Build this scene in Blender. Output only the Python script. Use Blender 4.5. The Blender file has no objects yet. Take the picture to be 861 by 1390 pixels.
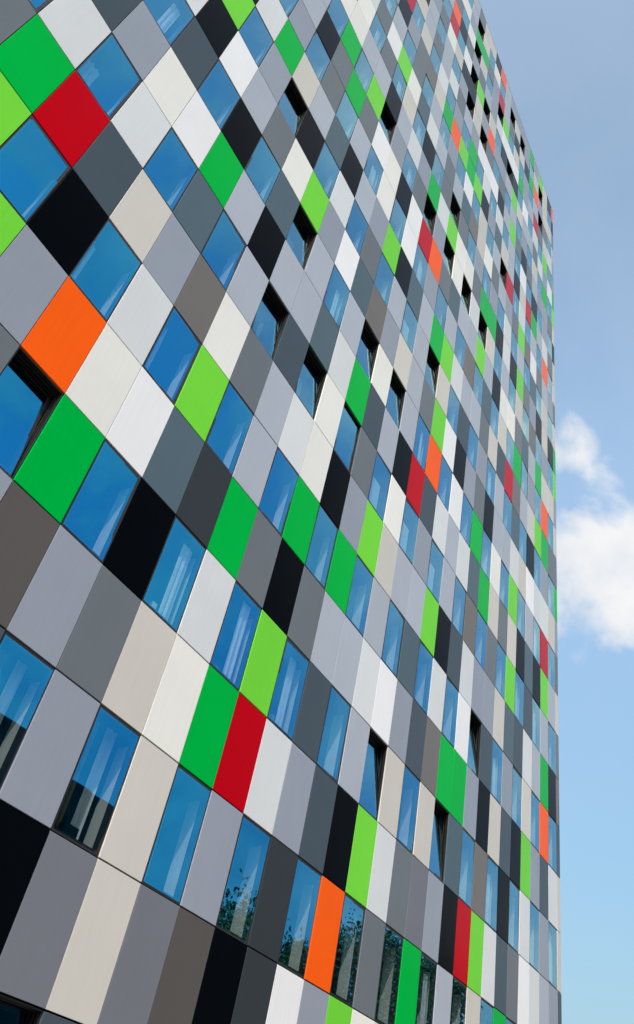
import bpy, bmesh, math, random
from mathutils import Vector, Matrix
random.seed(7)
scene = bpy.context.scene
COL = scene.collection
rad = math.radians

# ------------------------------------------------------------------ measures
W = 0.80            # panel module, width
H = 1.46378         # panel module, height
ZB = 5.41           # height of the lower edge of panel row 0
C0, C1 = -22, 20    # first / last panel column of the front
CEND = 20.42        # the last column is a narrow corner strip
R0, R1 = -3, 28     # first / last panel row
XL = C0 * W
XR = CEND * W
ZTOP = ZB + (R1 + 1) * H
ZBASE = ZB + R0 * H
DEPTH = 15.2        # depth of the tower (19 modules)

# ------------------------------------------------------------------ camera
F_PX = 1089.634
R_RIGHT = Vector((0.4713694716758856, -0.8618489883916216, 0.1871553963430788))
R_DOWN = Vector((0.6533347425781046, 0.19868802658478382, -0.7305318488828847))
R_FWD = Vector((0.5924225984835757, 0.4666255343422418, 0.656731357091634))
CAM = Vector((-8.5417368, -7.14328259, -3.80955508 + ZB))
cd = bpy.data.cameras.new('camera')
cam = bpy.data.objects.new('camera', cd)
COL.objects.link(cam)
M = Matrix.Identity(4)
for i in range(3):
    M[i][0] = R_RIGHT[i]
    M[i][1] = -R_DOWN[i]
    M[i][2] = -R_FWD[i]
    M[i][3] = CAM[i]
cam.matrix_world = M
cd.sensor_fit = 'VERTICAL'
cd.sensor_height = 36.0
cd.sensor_width = 36.0
cd.lens = F_PX / 1390 * 36.0
cd.shift_y = -45.0 / 1390
cd.clip_start = 0.05
cd.clip_end = 5000
scene.camera = cam

def project(p):
    d = Vector(p) - CAM
    z = d.dot(R_FWD)
    if z < 0.2:
        return None
    return (430.5 + F_PX * d.dot(R_RIGHT) / z, 650 + F_PX * d.dot(R_DOWN) / z)

# ------------------------------------------------------------------ materials
def srgb(r, g, b):
    f = lambda c: (c / 255 / 12.92) if c / 255 <= 0.04045 else ((c / 255 + 0.055) / 1.055) ** 2.4
    return (f(r), f(g), f(b), 1)

def new_mat(name):
    m = bpy.data.materials.new(name)
    m.use_nodes = True
    return m, m.node_tree.nodes, m.node_tree.links, m.node_tree.nodes['Principled BSDF']

def panel_mat(name, rgb, rough=0.2, spec=0.75):
    m, n, l, b = new_mat(name)
    tc = n.new('ShaderNodeTexCoord')
    # slight batch-to-batch and sheet-to-sheet tone differences of the coating
    no = n.new('ShaderNodeTexNoise'); no.inputs['Scale'].default_value = 0.9; no.inputs['Detail'].default_value = 3
    l.new(tc.outputs['Object'], no.inputs['Vector'])
    # faint rain streaks: noise squeezed in height
    mp = n.new('ShaderNodeMapping'); mp.inputs['Scale'].default_value = (14, 14, 0.7)
    l.new(tc.outputs['Object'], mp.inputs['Vector'])
    st = n.new('ShaderNodeTexNoise'); st.inputs['Scale'].default_value = 1.3; st.inputs['Detail'].default_value = 5
    l.new(mp.outputs[0], st.inputs['Vector'])
    at = n.new('ShaderNodeAttribute'); at.attribute_name = 'tone'
    mr = n.new('ShaderNodeMapRange'); mr.inputs[1].default_value = 0.3; mr.inputs[2].default_value = 0.7
    mr.inputs[3].default_value = 0.97; mr.inputs[4].default_value = 1.02
    l.new(no.outputs[0], mr.inputs[0])
    mr2 = n.new('ShaderNodeMapRange'); mr2.inputs[1].default_value = 0.35; mr2.inputs[2].default_value = 0.75
    mr2.inputs[3].default_value = 1.0; mr2.inputs[4].default_value = 0.968
    l.new(st.outputs[0], mr2.inputs[0])
    mu = n.new('ShaderNodeMath'); mu.operation = 'MULTIPLY'
    l.new(mr.outputs[0], mu.inputs[0]); l.new(mr2.outputs[0], mu.inputs[1])
    mu2 = n.new('ShaderNodeMath'); mu2.operation = 'MULTIPLY'
    l.new(mu.outputs[0], mu2.inputs[0]); l.new(at.outputs['Fac'], mu2.inputs[1])
    vm = n.new('ShaderNodeVectorMath'); vm.operation = 'SCALE'
    vm.inputs[0].default_value = srgb(*rgb)[:3]
    l.new(mu2.outputs[0], vm.inputs['Scale'])
    l.new(vm.outputs[0], b.inputs['Base Color'])
    mr3 = n.new('ShaderNodeMapRange'); mr3.inputs[1].default_value = 0.3; mr3.inputs[2].default_value = 0.7
    mr3.inputs[3].default_value = rough - 0.05; mr3.inputs[4].default_value = rough + 0.07
    l.new(st.outputs[0], mr3.inputs[0]); l.new(mr3.outputs[0], b.inputs['Roughness'])
    b.inputs['Specular IOR Level'].default_value = 0.0
    # satin lacquer: a weak clear reflection that only grows at glancing angles
    gl = n.new('ShaderNodeBsdfGlossy'); l.new(mr3.outputs[0], gl.inputs['Roughness'])
    lw = n.new('ShaderNodeLayerWeight'); lw.inputs['Blend'].default_value = 0.5
    fr = n.new('ShaderNodeMath'); fr.operation = 'POWER'; fr.inputs[1].default_value = 6.5
    l.new(lw.outputs['Facing'], fr.inputs[0])
    fm = n.new('ShaderNodeMath'); fm.operation = 'MULTIPLY'; fm.inputs[1].default_value = spec
    l.new(fr.outputs[0], fm.inputs[0])
    ms = n.new('ShaderNodeMixShader')
    l.new(fm.outputs[0], ms.inputs[0]); l.new(b.outputs[0], ms.inputs[1]); l.new(gl.outputs[0], ms.inputs[2])
    l.new(ms.outputs[0], n['Material Output'].inputs['Surface'])
    # slight buckling of thin sheet
    bn = n.new('ShaderNodeTexNoise'); bn.inputs['Scale'].default_value = 2.2; bn.inputs['Detail'].default_value = 1
    l.new(tc.outputs['Object'], bn.inputs['Vector'])
    bu = n.new('ShaderNodeBump'); bu.inputs['Strength'].default_value = 0.06; bu.inputs['Distance'].default_value = 0.02
    l.new(bn.outputs[0], bu.inputs['Height']); l.new(bu.outputs[0], b.inputs['Normal']); l.new(bu.outputs[0], gl.inputs['Normal'])
    return m

PAL = {   # code: (material name, sRGB of the coating, label)
    'A': ('panel_white', (228, 228, 233), None),
    'B': ('panel_warm_white', (224, 223, 220), None),
    'C': ('panel_cool_white', (206, 209, 214), None),
    'w': ('panel_oyster', (197, 193, 189), None),
    'D': ('panel_silver', (166, 173, 187), None),
    'E': ('panel_lilac_grey', (143, 150, 165), None),
    'F': ('panel_mid_grey', (106, 113, 121), None),
    'G': ('panel_slate', (72, 84, 95), None),
    'T': ('panel_teal_grey', (82, 100, 112), None),
    'H': ('panel_taupe', (112, 109, 109), None),
    'J': ('panel_lilac_grey_dimmed', (114, 117, 128), None),  # lilac grey darkened: weaker light near the ground painted into the colour
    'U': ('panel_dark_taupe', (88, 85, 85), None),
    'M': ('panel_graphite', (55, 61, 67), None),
    'K': ('panel_black', (7, 10, 15), 'black cladding panel'),
    'N': ('panel_green', (0, 172, 66), 'green cladding panel'),
    'n': ('panel_lime', (112, 206, 62), 'lime green cladding panel'),
    'R': ('panel_red', (182, 6, 24), 'red cladding panel'),
    'O': ('panel_orange', (244, 94, 24), 'orange cladding panel'),
}
PM = {k: panel_mat(v[0], v[1]) for k, v in PAL.items()}
PKEYS = list(PAL)

def plain(name, col, rough=0.6, spec=0.3, noise=0.15, scale=6.0, metallic=0.0):
    m, n, l, b = new_mat(name)
    tc = n.new('ShaderNodeTexCoord')
    no = n.new('ShaderNodeTexNoise'); no.inputs['Scale'].default_value = scale; no.inputs['Detail'].default_value = 6
    l.new(tc.outputs['Object'], no.inputs['Vector'])
    mr = n.new('ShaderNodeMapRange'); mr.inputs[1].default_value = 0.3; mr.inputs[2].default_value = 0.7
    mr.inputs[3].default_value = 1 - noise; mr.inputs[4].default_value = 1 + noise
    l.new(no.outputs[0], mr.inputs[0])
    vm = n.new('ShaderNodeVectorMath'); vm.operation = 'SCALE'; vm.inputs[0].default_value = col[:3]
    l.new(mr.outputs[0], vm.inputs['Scale']); l.new(vm.outputs[0], b.inputs['Base Color'])
    b.inputs['Roughness'].default_value = rough
    b.inputs['Specular IOR Level'].default_value = spec
    b.inputs['Metallic'].default_value = metallic
    return m

M_BACK = plain('backing_membrane', (0.006, 0.006, 0.007), 0.9, 0.1)
M_FRAME = plain('window_frame_anthracite', (0.018, 0.017, 0.017), 0.45, 0.4)
M_REVEAL = plain('window_reveal_black', (0.004, 0.004, 0.004), 0.8, 0.1)
M_RUBBER = plain('jamb_rail_grey', (0.016, 0.014, 0.014), 0.5, 0.4)
M_ROOM = plain('room_dark', (0.03, 0.03, 0.03), 0.9, 0.1)
M_CURT = plain('curtain_white', (0.84, 0.85, 0.86), 0.9, 0.1, 0.08, 3)
M_PLAST = plain('reveal_plaster', (0.62, 0.62, 0.60), 0.9, 0.1, 0.03, 2)
M_CURT2 = plain('curtain_mustard', (0.32, 0.22, 0.05), 0.9, 0.1, 0.1, 3)
M_BLIND = plain('roller_blind_pale', (0.8, 0.82, 0.82), 0.9, 0.1, 0.03, 2)
M_CONC = plain('plinth_concrete', (0.10, 0.10, 0.10), 0.85, 0.2, 0.2, 4)
M_ROOF = plain('roof_membrane', (0.16, 0.16, 0.17), 0.9, 0.1, 0.2, 1)
M_COPE = plain('coping_aluminium', (0.42, 0.44, 0.47), 0.4, 0.5, 0.05, 3)

def glass_mat():
    m, n, l, b = new_mat('coated_glass')
    n.remove(b)
    out = n['Material Output']
    tr = n.new('ShaderNodeBsdfTransparent'); tr.inputs[0].default_value = (0.74, 0.84, 0.86, 1)
    gl = n.new('ShaderNodeBsdfGlossy'); gl.inputs['Roughness'].default_value = 0.012
    lw = n.new('ShaderNodeLayerWeight'); lw.inputs['Blend'].default_value = 0.5
    pw = n.new('ShaderNodeMath'); pw.operation = 'POWER'; pw.inputs[1].default_value = 5.0
    l.new(lw.outputs['Facing'], pw.inputs[0])
    fr = n.new('ShaderNodeMath'); fr.operation = 'MULTIPLY_ADD'; fr.inputs[1].default_value = 0.955; fr.inputs[2].default_value = 0.045
    l.new(pw.outputs[0], fr.inputs[0])
    ti = n.new('ShaderNodeMix'); ti.data_type = 'RGBA'
    ti.inputs[6].default_value = (0.035, 0.50, 0.97, 1); ti.inputs[7].default_value = (0.66, 0.98, 1.0, 1)
    tm = n.new('ShaderNodeMapRange'); tm.inputs[1].default_value = 0.05; tm.inputs[2].default_value = 0.30
    l.new(fr.outputs[0], tm.inputs[0]); l.new(tm.outputs[0], ti.inputs[0]); l.new(ti.outputs[2], gl.inputs['Color'])
    mr = n.new('ShaderNodeMapRange'); mr.inputs[3].default_value = GLASS_R; mr.inputs[4].default_value = 1.0
    l.new(fr.outputs[0], mr.inputs[0])
    tc = n.new('ShaderNodeTexCoord')
    bn = n.new('ShaderNodeTexNoise'); bn.inputs['Scale'].default_value = 1.6; bn.inputs['Detail'].default_value = 1
    l.new(tc.outputs['Object'], bn.inputs['Vector'])
    bu = n.new('ShaderNodeBump'); bu.inputs['Strength'].default_value = 0.05; bu.inputs['Distance'].default_value = 0.02
    l.new(bn.outputs[0], bu.inputs['Height']); l.new(bu.outputs[0], gl.inputs['Normal'])
    mx = n.new('ShaderNodeMixShader')
    l.new(mr.outputs[0], mx.inputs[0]); l.new(tr.outputs[0], mx.inputs[1]); l.new(gl.outputs[0], mx.inputs[2])
    l.new(mx.outputs[0], out.inputs['Surface'])
    return m
GLASS_R = 0.43
M_GLASS = glass_mat()

# ------------------------------------------------------------------ mesh helpers
class MB:
    """collects quads with a material each, then links ONE mesh object"""
    def __init__(self):
        self.v = []; self.f = []; self.m = []; self.t = []; self.mats = []
    def mi(self, mat):
        if mat not in self.mats:
            self.mats.append(mat)
        return self.mats.index(mat)
    def face(self, pts, mat, tone=1.0):
        i = len(self.v)
        self.v += [tuple(p) for p in pts]
        self.f.append(tuple(range(i, i + len(pts))))
        self.m.append(self.mi(mat)); self.t.append(tone)
    def box(self, lo, hi, mat, tone=1.0, xf=None):
        x0, y0, z0 = lo; x1, y1, z1 = hi
        p = [Vector(q) for q in ((x0, y0, z0), (x1, y0, z0), (x1, y1, z0), (x0, y1, z0),
                                 (x0, y0, z1), (x1, y0, z1), (x1, y1, z1), (x0, y1, z1))]
        if xf:
            p = [xf @ q for q in p]
        for q in ((0, 3, 2, 1), (4, 5, 6, 7), (0, 1, 5, 4), (1, 2, 6, 5), (2, 3, 7, 6), (3, 0, 4, 7)):
            self.face([p[k] for k in q], mat, tone)
    def slab(self, x0, x1, z0, z1, mat, tone=1.0, xf=None, t=0.032, e=0.0015):
        """sheet panel folded back at its edges: face at y=0, small rounded arris"""
        a = [Vector(q) for q in ((x0 + e, 0, z0 + e), (x1 - e, 0, z0 + e), (x1 - e, 0, z1 - e), (x0 + e, 0, z1 - e))]
        m_ = [Vector(q) for q in ((x0, e, z0), (x1, e, z0), (x1, e, z1), (x0, e, z1))]
        b = [Vector(q) for q in ((x0, t, z0), (x1, t, z0), (x1, t, z1), (x0, t, z1))]
        if xf:
            a = [xf @ q for q in a]; m_ = [xf @ q for q in m_]; b = [xf @ q for q in b]
        self.face(a, mat, tone)
        for k in range(4):
            j = (k + 1) % 4
            self.face([m_[k], m_[j], a[j], a[k]], mat, tone)
            self.face([b[k], b[j], m_[j], m_[k]], mat, tone)
        self.face(b[::-1], mat, tone)
    def build(self, name, parent=None, loc=None):
        me = bpy.data.meshes.new(name)
        off = Vector(loc) if loc else Vector((0, 0, 0))
        me.from_pydata([tuple(Vector(q) - off) for q in self.v], [], self.f)
        for mt in self.mats:
            me.materials.append(mt)
        me.polygons.foreach_set('material_index', self.m)
        at = me.attributes.new('tone', 'FLOAT', 'FACE')
        at.data.foreach_set('value', self.t)
        me.update()
        o = bpy.data.objects.new(name, me)
        COL.objects.link(o)
        if loc:
            o.location = loc
        if parent:
            o.parent = parent
        return o

def tag(o, label=None, cat=None, group=None, kind=None):
    if label: o['label'] = label
    if cat: o['category'] = cat
    if group: o['group'] = group
    if kind: o['kind'] = kind
    return o

def empty(name, loc):
    o = bpy.data.objects.new(name, None)
    o.location = loc
    o.empty_display_size = 0.5
    COL.objects.link(o)
    return o

# ------------------------------------------------------------------ facade pattern
# X window, V tilted-open window, v window open a crack, P window with pale blind
ROWS = {
    28: (4, 'DFwwKODEEEENEnwKO'),
    27: (3, 'XDVwXBXDVwVEXwVwXK'),
    26: (3, 'BENNFERDFKwKNOEwwF'),
    25: (2, 'FXBVwXEVnXwXEXDVFXD'),
    24: (1, 'DOKFEFDECAAANEDRFwCE'),
    23: (1, 'XRXAVnVwXKVKXAXCXnXE'),
    22: (0, 'EFBwKKwEOEEDnwDDFCEAN'),
    21: (-1, 'VDXDXEVwVFXFXDXEXwXNXn'),
    20: (-1, 'wDFDCFDEAAAKDnFKFDEEFw'),
    19: (-2, 'RXwXCXEXNXCXCXDXAXKXEXK'),
    18: (-3, 'EKEFHwNOnNnKETwDKwRNDCFw'),
    17: (-3, 'XDXFXDXEXAXwXDVRXCXDXOXw'),
    16: (-3, 'FAnBTCDFDTHwBFDEFnHAFDEF'),
    15: (-4, 'BXFXwXKXFVFXEXEXCXDXTXwXw'),
    14: (-4, 'BDDKDCENCnBBFNNKCKnFEKwKN'),
    13: (-5, 'XNXnVEXFVEVBVCVwXDXwXHXEXn'),
    12: (-6, 'DKFNFABKAROFTDDnDKBBFTDNwwE'),
    11: (-6, 'EXFXDXBXAXEXDXHXTXwXNXEXOXw'),
    10: (-7, 'CNwDTKDEnKTDNnCDDFwGRHDwnNFF'),
    9: (-8, 'nXEVKXCXFXDPDVwXGXEXDXTXKXEXN'),
    8: (-8, 'KADFBnEATHEwDFnAKEFKDDCwACCwE'),
    7: (-9, 'XGXKXTVDXDVBVDXOXAXNXBXnXDXRXF'),
    6: (-10, 'GEBANDKDDTCNGDKRGCDCTNwFwKTKnDw'),
    5: (-11, 'XCXCXTXDVGVBvFPBPEPDXHXFXnXGXDXF'),
    4: (-11, 'FNRGwEHBFDCBKEnwDDnKGCEEwTGCDNKH'),
    3: (-10, 'nXKXCXnXDXNXNXDXTXCXAVGXEXwXOXG'),
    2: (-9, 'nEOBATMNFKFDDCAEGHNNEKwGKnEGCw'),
    1: (-8, 'FVNXKXCXnXGXDVwXwVTXHXKXCXEXw'),
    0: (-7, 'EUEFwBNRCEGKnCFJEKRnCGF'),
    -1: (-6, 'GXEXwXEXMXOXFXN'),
    -2: (-4, 'KJwJUKM'),  # darker codes chosen here to paint in the light falloff low on the front
}
FILL = 'AABBCCwwDDDEEEFFGGTHMKKNnRO'
rnd = random.Random(11)
grid = {}
for r in range(R0, R1 + 1):
    for c in range(C0, C1 + 1):
        g = rnd.choice(FILL)
        if r % 2 and c % 2 and c < 20:
            g = 'X' if rnd.random() > 0.08 else 'V'
        grid[(c, r)] = g
    if r in ROWS:
        s, t = ROWS[r]
        for k, ch in enumerate(t):
            if s + k <= C1:
                grid[(s + k, r)] = ch
WIN = set('XVvP')

# ------------------------------------------------------------------ the tower
tower = empty('apartment_tower', (0, 0, 0))
tag(tower, 'tall residential tower clad in a chequer of white, grey, black, green, red and orange panels', 'building')

def area(c, r):
    pts = [project((x, 0, z)) for x, z in ((c * W, ZB + r * H), ((c + 1) * W, ZB + r * H),
                                          ((c + 1) * W, ZB + (r + 1) * H), (c * W, ZB + (r + 1) * H))]
    if None in pts:
        return 0
    m = (sum(p[0] for p in pts) / 4, sum(p[1] for p in pts) / 4)
    if not (-35 < m[0] < 896 and -35 < m[1] < 1425):
        return 0
    a = 0
    for k in range(4):
        x0, y0 = pts[k]; x1, y1 = pts[(k + 1) % 4]
        a += x0 * y1 - x1 * y0
    return abs(a) / 2

G = 0.010     # half the horizontal joint
GV = 0.0055     # half the upright joint
cells = sorted(grid, key=lambda k: -area(*k))
pan_ind = [k for k in cells if grid[k] not in WIN and k[0] < 20][:100]
win_ind = [k for k in cells if grid[k] in WIN][:100]
pan_ind_s, win_ind_s = set(pan_ind), set(win_ind)

rest = MB()
for (c, r) in cells:
    g = grid[(c, r)]
    if g in WIN:
        continue
    x0, x1 = c * W + GV, min((c + 1) * W - GV, XR)
    z0, z1 = ZB + r * H + G, ZB + (r + 1) * H - G
    tone = rnd.uniform(0.955, 1.035)
    cx, cz = (x0 + x1) / 2, (z0 + z1) / 2
    xf = (Matrix.Translation((cx, rnd.uniform(0, 0.0015), cz))
          @ Matrix.Rotation(rnd.gauss(0, 0.0018), 4, 'X') @ Matrix.Rotation(rnd.gauss(0, 0.0022), 4, 'Z')
          @ Matrix.Translation((-cx, 0, -cz)))
    mb = MB() if (c, r) in pan_ind_s else rest
    mb.slab(x0, x1, z0, z1, PM[g], tone, xf)
    if mb is not rest:
        o = mb.build('cladding_panel', tower)
        if PAL[g][2]:
            o['label'] = PAL[g][2]

# the side front round the corner and the back: the same sheet panels
def side_grid(xf, ncol, seed):
    rr = random.Random(seed)
    for r in range(R0, R1 + 1):
        for k in range(ncol):
            if r % 2 and k % 2:
                continue_window = True
            else:
                continue_window = False
            z0, z1 = ZB + r * H + G, ZB + (r + 1) * H - G
            x0, x1 = k * W + GV, (k + 1) * W - GV
            if continue_window:
                p = [xf @ Vector(q) for q in ((x0, 0.02, z0), (x1, 0.02, z0), (x1, 0.02, z1), (x0, 0.02, z1))]
                sidewin.face(p, M_GLASS)
                q2 = [xf @ Vector(q) for q in ((x0, 0.05, z0), (x1, 0.05, z0), (x1, 0.05, z1), (x0, 0.05, z1))]
                sidewin.face(q2, M_ROOM)
            else:
                rest.slab(x0, x1, z0, z1, PM[rr.choice(FILL)], rr.uniform(0.955, 1.035), xf)
sidewin = MB()
NSIDE = int(DEPTH / W)
# right side: local x runs to +y, local y (inwards) runs to -x
xf_r = Matrix(((0, -1, 0, XR), (1, 0, 0, 0.012), (0, 0, 1, 0), (0, 0, 0, 1)))
side_grid(xf_r, NSIDE, 3)
xf_l = Matrix(((0, 1, 0, XL), (-1, 0, 0, DEPTH), (0, 0, 1, 0), (0, 0, 0, 1)))
side_grid(xf_l, NSIDE, 5)
o = rest.build('cladding_panel', tower); o['kind'] = 'stuff'

# backing wall behind the panels: one sheet with holes where the windows are
wall = MB()
YB = 0.045
for (c, r) in grid:
    if grid[(c, r)] in WIN:
        continue
    x0, x1 = c * W, min((c + 1) * W, XR - 0.05)
    z0, z1 = ZB + r * H, ZB + (r + 1) * H
    wall.face([(x0, YB, z0), (x1, YB, z0), (x1, YB, z1), (x0, YB, z1)], M_BACK)
# structural core behind rooms, and side backing
wall.box((XL + 0.06, 0.75, ZBASE), (XR - 0.06, DEPTH - 0.06, ZTOP - 0.06), M_BACK)
wall.face([(XR - 0.055, 0.04, ZBASE), (XR - 0.055, 0.76, ZBASE), (XR - 0.055, 0.76, ZTOP - 0.05), (XR - 0.055, 0.04, ZTOP - 0.05)], M_BACK)
wall.face([(XL + 0.055, 0.04, ZBASE), (XL + 0.055, 0.76, ZBASE), (XL + 0.055, 0.76, ZTOP - 0.05), (XL + 0.055, 0.04, ZTOP - 0.05)], M_BACK)
wall.build('wall', tower)
b = MB(); b.box((XL + 0.03, 0.09, 0), (XR - 0.03, DEPTH - 0.09, ZBASE - 0.012), M_CONC); b.build('plinth', tower)
b = MB()
b.box((XL + 0.03, 0.03, ZTOP - 0.048), (XR - 0.03, DEPTH - 0.03, ZTOP + 0.01), M_ROOF)
b.box((XL - 0.004, -0.006, ZTOP - 0.004), (XR + 0.006, 0.25, ZTOP + 0.03), M_COPE)
b.box((XR - 0.24, 0.252, ZTOP - 0.004), (XR + 0.006, DEPTH, ZTOP + 0.03), M_COPE)
b.build('roof', tower)

# ---- windows
FW = 0.045      # frame bar
YP = 0.018      # glass plane behind the panel face
YD = 0.62       # depth of what is modelled of the room

def frame_into(mb, x0, x1, z0, z1, y0, y1, mat, xf=None):
    mb.box((x0, y0, z0), (x1, y1, z0 + FW), mat, xf=xf)
    mb.box((x0, y0, z1 - FW), (x1, y1, z1), mat, xf=xf)
    mb.box((x0, y0, z0 + FW), (x0 + FW, y1, z1 - FW), mat, xf=xf)
    mb.box((x1 - FW, y0, z0 + FW), (x1, y1, z1 - FW), mat, xf=xf)

def pane_into(mb, x0, x1, z0, z1, y, xf, rr):
    # each pane sits a hair out of true
    cx, cz = (x0 + x1) / 2, (z0 + z1) / 2
    tw = (Matrix.Translation((cx, 0, cz)) @ Matrix.Rotation(rr.gauss(0, 0.004), 4, 'X')
          @ Matrix.Rotation(rr.gauss(0, 0.012), 4, 'Z') @ Matrix.Translation((-cx, 0, -cz)))
    k = xf @ tw if xf else tw
    mb.face([k @ Vector(q) for q in ((x0, y, z0), (x1, y, z0), (x1, y, z1), (x0, y, z1))], M_GLASS)

def curtain_into(mb, x0, x1, z0, z1, y, mat, rr, amp=0.018):
    n = max(6, int((x1 - x0) / 0.02))
    ph = rr.uniform(0, 6)
    pr = None
    for i in range(n + 1):
        t = i / n
        x = x0 + (x1 - x0) * t
        yy = y + amp * math.sin(ph + t * (x1 - x0) * 62) + 0.4 * amp * math.sin(ph * 2 + t * 23)
        if pr:
            mb.face([(pr[0], pr[1], z0), (x, yy, z0), (x, yy, z1), (pr[0], pr[1], z1)], mat)
        pr = (x, yy)

def make_window(c, r, g, body, pane, curt, sash, rr):
    x0, x1 = c * W + 0.006, (c + 1) * W - 0.006
    z0, z1 = ZB + r * H + 0.006, ZB + (r + 1) * H - 0.006
    op = g in 'Vv'
    rm = M_REVEAL if op else M_ROOM
    # reveal / room: five inner faces
    a = lambda x, y, z: (x, y, z)
    y0 = 0.034 if op else 0.07
    body.face([a(x0, y0, z0), a(x0, YD, z0), a(x0, YD, z1), a(x0, y0, z1)], rm)
    body.face([a(x1, y0, z0), a(x1, y0, z1), a(x1, YD, z1), a(x1, YD, z0)], rm)
    body.face([a(x0, y0, z1), a(x0, YD, z1), a(x1, YD, z1), a(x1, y0, z1)], rm)
    body.face([a(x0, y0, z0), a(x1, y0, z0), a(x1, YD, z0), a(x0, YD, z0)], rm)
    body.face([a(x0, YD, z0), a(x1, YD, z0), a(x1, YD, z1), a(x0, YD, z1)], rm)
    if op:
        # fixed outer frame seen edge-on, with its grey jamb rails
        for (ya, yb, d) in ((0.02, 0.032, 0.012), (0.05, 0.058, 0.02), (0.10, 0.112, 0.026), (0.17, 0.18, 0.026)):
            body.box((x0, ya, z0), (x0 + d, yb, z1), M_FRAME)
            body.box((x1 - d, ya, z0), (x1, yb, z1), M_FRAME if d < 0.02 else M_RUBBER)
            body.box((x0 + d, ya, z1 - d), (x1 - d, yb, z1), M_FRAME)
        body.box((x0 + 0.026, 0.02, z0), (x1 - 0.026, 0.075, z0 + 0.02), M_FRAME)
        ang = rad(rr.uniform(5.2, 6.6)) if g == 'V' else rad(1.6)
        # bottom-hung sash leaning into the room
        piv = Vector((0, 0.03, z0 + 0.022))
        xf = Matrix.Translation(piv) @ Matrix.Rotation(-ang, 4, 'X') @ Matrix.Translation(-piv)
        frame_into(sash, x0 + 0.03, x1 - 0.03, z0 + 0.022, z1 - 0.03, 0.03, 0.085, M_FRAME, xf)
        pane_into(pane, x0 + 0.04, x1 - 0.04, z0 + 0.03, z1 - 0.038, 0.028, xf, rr)
        if rr.random() < 0.6:
            w = rr.uniform(0.12, 0.3)
            curtain_into(curt, x1 - 0.07 - w, x1 - 0.07, z0 + 0.05, z1 - 0.25, 0.5, M_CURT, rr)
        return
    frame_into(body, x0, x1, z0, z1, 0.012, 0.075, M_FRAME)
    pane_into(pane, x0 + 0.02, x1 - 0.02, z0 + 0.024, z1 - 0.034, 0.009, None, rr)
    bx0, bx1, bz0, bz1 = x0 + 0.02, x1 - 0.02, z0 + FW, z1 - FW
    if g == 'P':
        curt.box((bx0 + 0.06, 0.14, z0 + 0.06), (bx1 - 0.15, 0.15, z0 + 0.95), M_BLIND)
        return
    u = rr.random()
    # plastered inner reveal: pale side faces a hand's breadth behind the glass
    dp = rr.uniform(0.29, 0.35)
    dq = rr.uniform(0.115, 0.15)
    for xs, s_ in ((x1 - 0.012, -1), (x0 + 0.012, 1)):
        body.face([(xs, dq, z0 + 0.02), (xs, dp, z0 + 0.02), (xs, dp, z1 - 0.16), (xs, dq, z1 - 0.16)][::s_], M_PLAST)
    if (c, r) in ((-3, -1), (-5, -1)):
        curtain_into(curt, bx0 + 0.22, bx0 + 0.34, bz0 + 0.1, bz1, 0.3, M_CURT2, rr)
        curtain_into(curt, bx1 - 0.3, bx1 - 0.14, bz0, bz1, 0.26, M_CURT, rr)
        curt.box((bx0 + 0.3, 0.18, bz0), (bx0 + 0.52, 0.4, bz0 + 0.16), M_REVEAL)
        return
    if u < 0.25:
        w = rr.uniform(0.13, 0.24)
        e = rr.uniform(0.08, 0.16)
        curtain_into(curt, bx1 - e - w, bx1 - e, bz0, bz1 - rr.uniform(0, 0.25), rr.uniform(0.11, 0.16), M_CURT, rr, 0.008)
    if u > 0.72:
        w = rr.uniform(0.08, 0.30)
        curtain_into(curt, bx0 + 0.05, bx0 + 0.05 + w, bz0, bz1 - rr.uniform(0, 0.5), rr.uniform(0.18, 0.34), M_CURT, rr)
    if u < 0.25:   # things standing on the sill
        s = bx0 + rr.uniform(0.1, 0.3)
        hh = rr.uniform(0.08, 0.2)
        curt.box((s, 0.1, bz0), (s + rr.uniform(0.06, 0.16), 0.16, bz0 + hh), rr.choice((M_BLIND, M_ROOM, M_CURT2)))

body_r, pane_r, curt_r, sash_r = MB(), MB(), MB(), MB()
rw = random.Random(23)
for k in cells:
    g = grid[k]
    if g not in WIN:
        continue
    if k in win_ind_s:
        bd, pn, ct, sa = MB(), MB(), MB(), MB()
        make_window(k[0], k[1], g, bd, pn, ct, sa, rw)
        wo = bd.build('window', tower)
        if g in 'Vv':
            wo['label'] = 'window tilted open inwards'
            sa.build('sash', wo)
        pn.build('pane', wo)
        if ct.f:
            ct.build('roller_blind' if g == 'P' else 'curtain', wo)
    else:
        make_window(k[0], k[1], g, body_r, body_r, body_r, body_r, rw)
for i, f in enumerate(sidewin.f):
    body_r.face([sidewin.v[q] for q in f], sidewin.mats[sidewin.m[i]])
o = body_r.build('window', tower); o['kind'] = 'stuff'

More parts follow.
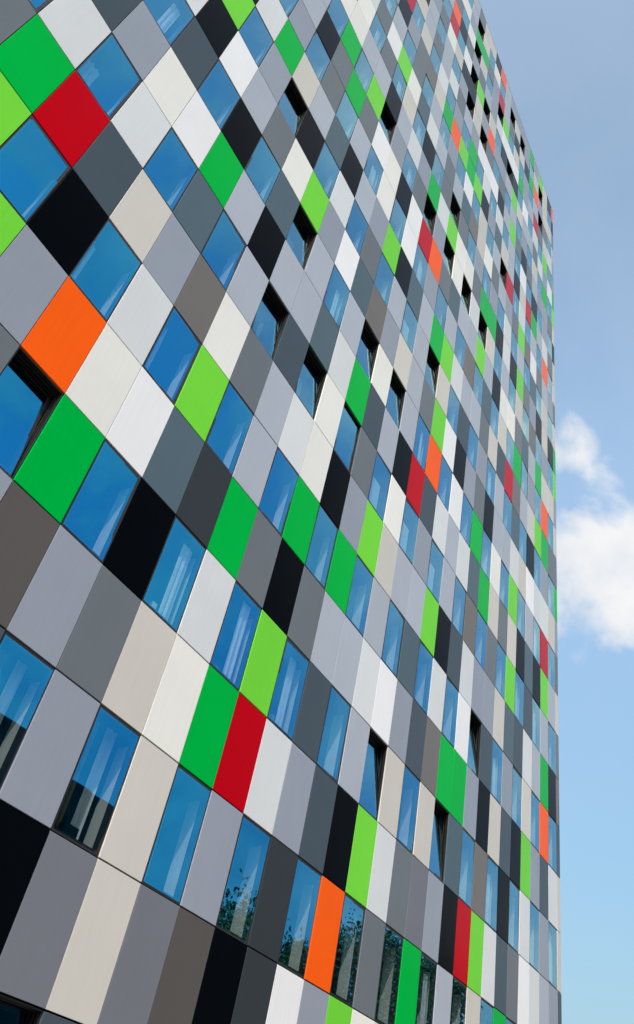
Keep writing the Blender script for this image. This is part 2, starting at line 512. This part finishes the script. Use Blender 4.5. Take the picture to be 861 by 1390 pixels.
# ------------------------------------------------------------------ ground
def ground_mat(name, a, bcol, scale, slab=None):
    m, n, l, b = new_mat(name)
    tc = n.new('ShaderNodeTexCoord')
    no = n.new('ShaderNodeTexNoise'); no.inputs['Scale'].default_value = scale; no.inputs['Detail'].default_value = 8
    l.new(tc.outputs['Object'], no.inputs['Vector'])
    mx = n.new('ShaderNodeMix'); mx.data_type = 'RGBA'
    mx.inputs[6].default_value = (*a, 1); mx.inputs[7].default_value = (*bcol, 1)
    l.new(no.outputs[0], mx.inputs[0])
    if slab:
        br = n.new('ShaderNodeTexBrick'); br.inputs['Scale'].default_value = 1.0
        br.inputs['Brick Width'].default_value = slab; br.inputs['Row Height'].default_value = slab / 2
        br.inputs['Mortar Size'].default_value = 0.006
        br.inputs['Mortar'].default_value = (0.09, 0.085, 0.08, 1)
        l.new(tc.outputs['Object'], br.inputs['Vector'])
        l.new(mx.outputs[2], br.inputs['Color1']); l.new(mx.outputs[2], br.inputs['Color2'])
        l.new(br.outputs[0], b.inputs['Base Color'])
    else:
        l.new(mx.outputs[2], b.inputs['Base Color'])
    b.inputs['Roughness'].default_value = 0.9
    return m

def sheet(name, x0, y0, x1, y1, z, mat):
    mb = MB(); mb.face([(x0, y0, z), (x1, y0, z), (x1, y1, z), (x0, y1, z)], mat)
    return tag(mb.build(name), kind='structure')
sheet('ground', -1500, -1500, 1500, 1500, 0.0, ground_mat('turf_ground', (0.045, 0.07, 0.025), (0.09, 0.12, 0.05), 0.8))
sheet('pavement', -70, -16, 60, 0.085, 0.12, ground_mat('paving_slabs', (0.17, 0.165, 0.155), (0.24, 0.23, 0.215), 3.0, 0.6))
mk = MB(); mk.box((-70, -16.15, -0.02), (60, -16.002, 0.125), plain('kerb_stone', (0.3, 0.3, 0.29), 0.85)); tag(mk.build('kerb'), kind='structure')

# ------------------------------------------------------------------ across the street: seen as reflections in the low windows
def brick_mat():
    m, n, l, b = new_mat('dark_brick')
    tc = n.new('ShaderNodeTexCoord')
    br = n.new('ShaderNodeTexBrick'); br.inputs['Scale'].default_value = 1.0
    br.inputs['Brick Width'].default_value = 0.22; br.inputs['Row Height'].default_value = 0.065; br.inputs['Mortar Size'].default_value = 0.008
    br.inputs['Color1'].default_value = (0.05, 0.035, 0.028, 1); br.inputs['Color2'].default_value = (0.035, 0.026, 0.022, 1)
    br.inputs['Mortar'].default_value = (0.06, 0.055, 0.05, 1)
    mp = n.new('ShaderNodeMapping'); mp.inputs['Rotation'].default_value = (rad(90), 0, 0)
    l.new(tc.outputs['Object'], mp.inputs[0]); l.new(mp.outputs[0], br.inputs['Vector']); l.new(br.outputs[0], b.inputs['Base Color'])
    b.inputs['Roughness'].default_value = 0.85
    return m
opp = empty('brick_building', (-14, -30, 0))
tag(opp, 'long dark brick building with a flat roof reflected in the lowest windows of the tower', 'building')
bw = MB(); BX0, BX1, BY, BH = -95.0, 24.6, -25.0, 14.66
bw.box((BX0, BY - 12, 0), (BX1, BY, BH - 0.3), brick_mat())
ow = bw.build('wall'); ow.parent = opp; ow.matrix_parent_inverse = opp.matrix_world.inverted() if False else Matrix.Translation((14, 30, 0))
br_ = MB(); br_.box((BX0 - 0.2, BY - 12.2, BH - 0.295), (BX1 + 0.1, BY + 0.04, BH), M_FRAME)
orf = br_.build('roof'); orf.parent = opp; orf.matrix_parent_inverse = Matrix.Translation((14, 30, 0))
for fl in range(4):
    for k in range(28):
        x = BX0 + 3 + k * 4.1; z = 1.2 + fl * 3.4
        wb = MB()
        frame_into(wb, x, x + 1.6, z, z + 1.7, BY + 0.003, BY + 0.07, M_FRAME)
        wb.face([(x + 1.6 - FW, BY + 0.03, z + FW), (x + FW, BY + 0.03, z + FW), (x + FW, BY + 0.03, z + 1.7 - FW), (x + 1.6 - FW, BY + 0.03, z + 1.7 - FW)], M_ROOM)
        o = wb.build('window'); o.parent = opp; o.matrix_parent_inverse = Matrix.Translation((14, 30, 0))

M_BARK = plain('bark', (0.07, 0.05, 0.035), 0.95, 0.1, 0.4, 5)
def leaf_mat(name, col):
    m = plain(name, col, 0.6, 0.25, 0.5, 1.3)
    return m
LEAFS = [leaf_mat('leaves_mid', (0.06, 0.09, 0.03)), leaf_mat('leaves_dark', (0.04, 0.065, 0.028)), leaf_mat('leaves_olive', (0.09, 0.10, 0.03))]
def tree(x, y, h, spread, seed, label, mat, conic=False):
    rr = random.Random(seed)
    root = empty('tree', (x, y, 0))
    tag(root, label, 'tree', 'trees reflected in the low windows')
    bm = bmesh.new()
    def limb(p, q, ra, rb):
        d = (q - p); L = d.length
        mt = Matrix.Translation((p + q) / 2) @ d.to_track_quat('Z', 'Y').to_matrix().to_4x4()
        bmesh.ops.create_cone(bm, cap_ends=True, segments=8, radius1=ra, radius2=rb, depth=L, matrix=mt)
    limb(Vector((0, 0, 0)), Vector((0.1, 0.05, h * 0.45)), 0.26, 0.17)
    limb(Vector((0.1, 0.05, h * 0.44)), Vector((0, 0.1, h * 0.93)), 0.17, 0.03)
    tips = []
    for i in range(38):
        t = rr.uniform(0.25, 0.95)
        a = rr.uniform(0, 6.283)
        rd = spread * ((1 - t) * 1.15 + 0.08 if conic else math.sin(math.pi * min(1, t * 0.85 + 0.12)) ** 0.7) * rr.uniform(0.55, 1.0)
        p = Vector((0.05, 0.05, h * t * 0.9)); q = Vector((math.cos(a) * rd, math.sin(a) * rd, min(h * 0.98, h * t + (0.2 if conic else 0.9))))
        limb(p, q, 0.06, 0.015)
        tips.append(q); tips.append(p.lerp(q, 0.62))
    tips.append(Vector((0, 0.1, h * 0.96)))
    me = bpy.data.meshes.new('trunk'); bm.to_mesh(me); bm.free(); me.materials.append(M_BARK)
    o = bpy.data.objects.new('trunk', me); COL.objects.link(o); o.parent = root
    lv = MB()
    for q in tips:
        for i in range(240):
            s = spread * (0.15 if conic else 0.23)
            p = q + Vector((rr.gauss(0, s), rr.gauss(0, s), rr.gauss(0, s * 0.8)))
            u = Vector((rr.gauss(0, 1), rr.gauss(0, 1), rr.gauss(0, 1))).normalized()
            v = u.orthogonal().normalized(); k = rr.uniform(0.07, 0.15)
            lv.face([p - u * k, p + v * k * 0.55, p + u * k, p - v * k * 0.55], mat)
    lv.build('crown', root)
tree(31.0, -21.5, 12.6, 3.4, 1, 'rounded olive green tree at the left of the reflected row', LEAFS[2])
tree(36.5, -21.0, 12.4, 2.6, 2, 'slender pointed dark tree in the reflected row beside the olive one', LEAFS[1], True)
tree(40.5, -20.5, 14.6, 2.9, 3, 'tall pointed dark tree near the middle of the reflected row', LEAFS[1], True)
tree(46.0, -20.0, 15.5, 4.2, 4, 'broad mid green tree right of the tall pointed one', LEAFS[0])
tree(53.0, -19.5, 15.5, 4.4, 5, 'broad dark green tree at the right end of the reflected row', LEAFS[1])

# ------------------------------------------------------------------ sky, clouds, sun
SUN_AZ = rad(-156)      # direction TO the sun, measured from +x: to the left and slightly in front of the facade
SUN_EL = rad(50)
sd = Vector((math.cos(SUN_EL) * math.cos(SUN_AZ), math.cos(SUN_EL) * math.sin(SUN_AZ), math.sin(SUN_EL)))
ld = bpy.data.lights.new('sun', 'SUN'); ld.energy = 2.75; ld.angle = rad(0.53); ld.color = (1.0, 0.89, 0.80)
lo = bpy.data.objects.new('sun', ld); COL.objects.link(lo)
lo.rotation_euler = sd.to_track_quat('Z', 'Y').to_euler()
lo.location = (-30, -30, 60)

world = bpy.data.worlds.new('World'); scene.world = world; world.use_nodes = True
n = world.node_tree.nodes; l = world.node_tree.links
bg = n['Background']; bg.inputs['Strength'].default_value = 0.15
sky = n.new('ShaderNodeTexSky'); sky.sky_type = 'NISHITA'; sky.sun_disc = False
sky.sun_elevation = SUN_EL
sky.sun_rotation = math.pi / 2 - SUN_AZ      # Blender: rotation 0 is +y, clockwise
sky.air_density = 1.0; sky.dust_density = 2.2; sky.ozone_density = 1.0; sky.altitude = 0
tc = n.new('ShaderNodeTexCoord')
nz = n.new('ShaderNodeTexNoise'); nz.inputs['Scale'].default_value = 7.5; nz.inputs['Detail'].default_value = 9; nz.inputs['Roughness'].default_value = 0.55
nz.inputs['Distortion'].default_value = 0.3
l.new(tc.outputs['Generated'], nz.inputs['Vector'])
val = nz.outputs[0]
def math_node(op, a, b):
    m = n.new('ShaderNodeMath'); m.operation = op
    for i, q in enumerate((a, b)):
        if isinstance(q, (int, float)): m.inputs[i].default_value = q
        else: l.new(q, m.inputs[i])
    return m.outputs[0]
BANKS = [  # where cloud banks hang: direction, angular radius (deg), weight
    ((0.6717, 0.1800, 0.7200), 3.6, 0.24),
    ((0.7128, 0.1250, 0.6873), 4.2, 0.15),
    ((0.7840, 0.1400, 0.6020), 7.0, 0.29),
    ((0.7650, 0.0900, 0.6300), 5.0, 0.22),
    ((0.7480, 0.1950, 0.6340), 2.6, 0.16),
    ((0.7791, 0.2100, 0.5886), 5.5, 0.36),
    ((0.8138, 0.1967, 0.5469), 4.0, 0.20),
    ((0.58, -0.70, 0.40), 15.0, 0.17),
    ((0.15, -0.55, 0.82), 16.0, 0.16),
    ((0.45, -0.75, 0.50), 60.0, 0.21),
    ((0.80, -0.45, 0.30), 14.0, 0.10),
]
acc = None
for d, rdeg, wgt in BANKS:
    d = Vector(d).normalized()
    dp = n.new('ShaderNodeVectorMath'); dp.operation = 'DOT_PRODUCT'; dp.inputs[1].default_value = d
    nm = n.new('ShaderNodeVectorMath'); nm.operation = 'NORMALIZE'
    l.new(tc.outputs['Generated'], nm.inputs[0]); l.new(nm.outputs[0], dp.inputs[0])
    mr = n.new('ShaderNodeMapRange'); mr.interpolation_type = 'SMOOTHSTEP'
    mr.inputs[1].default_value = math.cos(rad(rdeg)); mr.inputs[2].default_value = math.cos(rad(rdeg * 0.25))
    mr.inputs[3].default_value = 0; mr.inputs[4].default_value = wgt
    l.new(dp.outputs['Value'], mr.inputs[0])
    acc = mr.outputs[0] if acc is None else math_node('MAXIMUM', acc, mr.outputs[0])
clr = None      # stretches of sky swept clear
for d, rdeg, wgt in (((0.4281, 0.1195, 0.8958), 14, 0.3), ((0.5694, 0.0814, 0.818), 10, 0.25), ((0.9107, 0.2175, 0.3513), 9.5, 0.3)):
    dp = n.new('ShaderNodeVectorMath'); dp.operation = 'DOT_PRODUCT'; dp.inputs[1].default_value = Vector(d).normalized()
    nm = n.new('ShaderNodeVectorMath'); nm.operation = 'NORMALIZE'
    l.new(tc.outputs['Generated'], nm.inputs[0]); l.new(nm.outputs[0], dp.inputs[0])
    mr = n.new('ShaderNodeMapRange'); mr.interpolation_type = 'SMOOTHSTEP'
    mr.inputs[1].default_value = math.cos(rad(rdeg)); mr.inputs[2].default_value = math.cos(rad(rdeg * 0.4))
    mr.inputs[3].default_value = 0; mr.inputs[4].default_value = wgt
    l.new(dp.outputs['Value'], mr.inputs[0])
    clr = mr.outputs[0] if clr is None else math_node('MAXIMUM', clr, mr.outputs[0])
acc = math_node('SUBTRACT', acc, clr)
dens_in = math_node('ADD', math_node('SUBTRACT', math_node('MULTIPLY', val, 1.45), 0.225), acc)
# a thin veil of high haze, strongest overhead
sx = n.new('ShaderNodeSeparateXYZ'); l.new(tc.outputs['Generated'], sx.inputs[0])
vl = n.new('ShaderNodeMapRange'); vl.interpolation_type = 'SMOOTHSTEP'
vl.inputs[1].default_value = 0.25; vl.inputs[2].default_value = 0.75; vl.inputs[3].default_value = 0.0; vl.inputs[4].default_value = 0.12
l.new(sx.outputs[2], vl.inputs[0])
dn = n.new('ShaderNodeMapRange'); dn.interpolation_type = 'SMOOTHSTEP'
dn.inputs[1].default_value = 0.52; dn.inputs[2].default_value = 0.90
l.new(dens_in, dn.inputs[0])
sh = n.new('ShaderNodeTexNoise'); sh.inputs['Scale'].default_value = 9.0; sh.inputs['Detail'].default_value = 6
l.new(tc.outputs['Generated'], sh.inputs['Vector'])
CLOUD = 3.0
cm = n.new('ShaderNodeMix'); cm.data_type = 'RGBA'
cm.inputs[6].default_value = (CLOUD * 0.80, CLOUD * 0.86, CLOUD * 0.95, 1); cm.inputs[7].default_value = (CLOUD * 1.08, CLOUD * 1.08, CLOUD * 1.09, 1)
smr = n.new('ShaderNodeMapRange'); smr.inputs[1].default_value = 0.35; smr.inputs[2].default_value = 0.65
l.new(sh.outputs[0], smr.inputs[0]); l.new(smr.outputs[0], cm.inputs[0])
mxs = n.new('ShaderNodeMix'); mxs.data_type = 'RGBA'
wb = n.new('ShaderNodeVectorMath'); wb.operation = 'MULTIPLY'; wb.inputs[1].default_value = (1.31, 1.43, 1.27)
# murk near the horizon keeps the low sky from glaring
sxh = n.new('ShaderNodeSeparateXYZ'); l.new(tc.outputs['Generated'], sxh.inputs[0])
hz = n.new('ShaderNodeMapRange'); hz.inputs[1].default_value = 0.1; hz.inputs[2].default_value = 0.72
hz.inputs[3].default_value = 0.31; hz.inputs[4].default_value = 1.02
l.new(sxh.outputs[2], hz.inputs[0])
hs = n.new('ShaderNodeVectorMath'); hs.operation = 'SCALE'
hz2 = n.new('ShaderNodeMapRange'); hz2.inputs[1].default_value = 0.62; hz2.inputs[2].default_value = 0.95
hz2.inputs[3].default_value = 1.0; hz2.inputs[4].default_value = 0.68
l.new(sxh.outputs[2], hz2.inputs[0])
hz3 = n.new('ShaderNodeMath'); hz3.operation = 'MULTIPLY'
l.new(hz.outputs[0], hz3.inputs[0]); l.new(hz2.outputs[0], hz3.inputs[1])
l.new(sky.outputs[0], hs.inputs[0]); l.new(hz3.outputs[0], hs.inputs['Scale'])
l.new(hs.outputs[0], wb.inputs[0])
l.new(math_node('MAXIMUM', dn.outputs[0], vl.outputs[0]), mxs.inputs[0]); l.new(wb.outputs[0], mxs.inputs[6]); l.new(cm.outputs[2], mxs.inputs[7])
l.new(mxs.outputs[2], bg.inputs['Color'])

scene.view_settings.view_transform = 'Standard'
scene.view_settings.look = 'None'
scene.view_settings.exposure = 0.95
scene.view_settings.gamma = 1.0
scene.view_settings.use_curve_mapping = False
scene.render.engine = 'CYCLES'
scene.cycles.max_bounces = 8
scene.cycles.transparent_max_bounces = 8
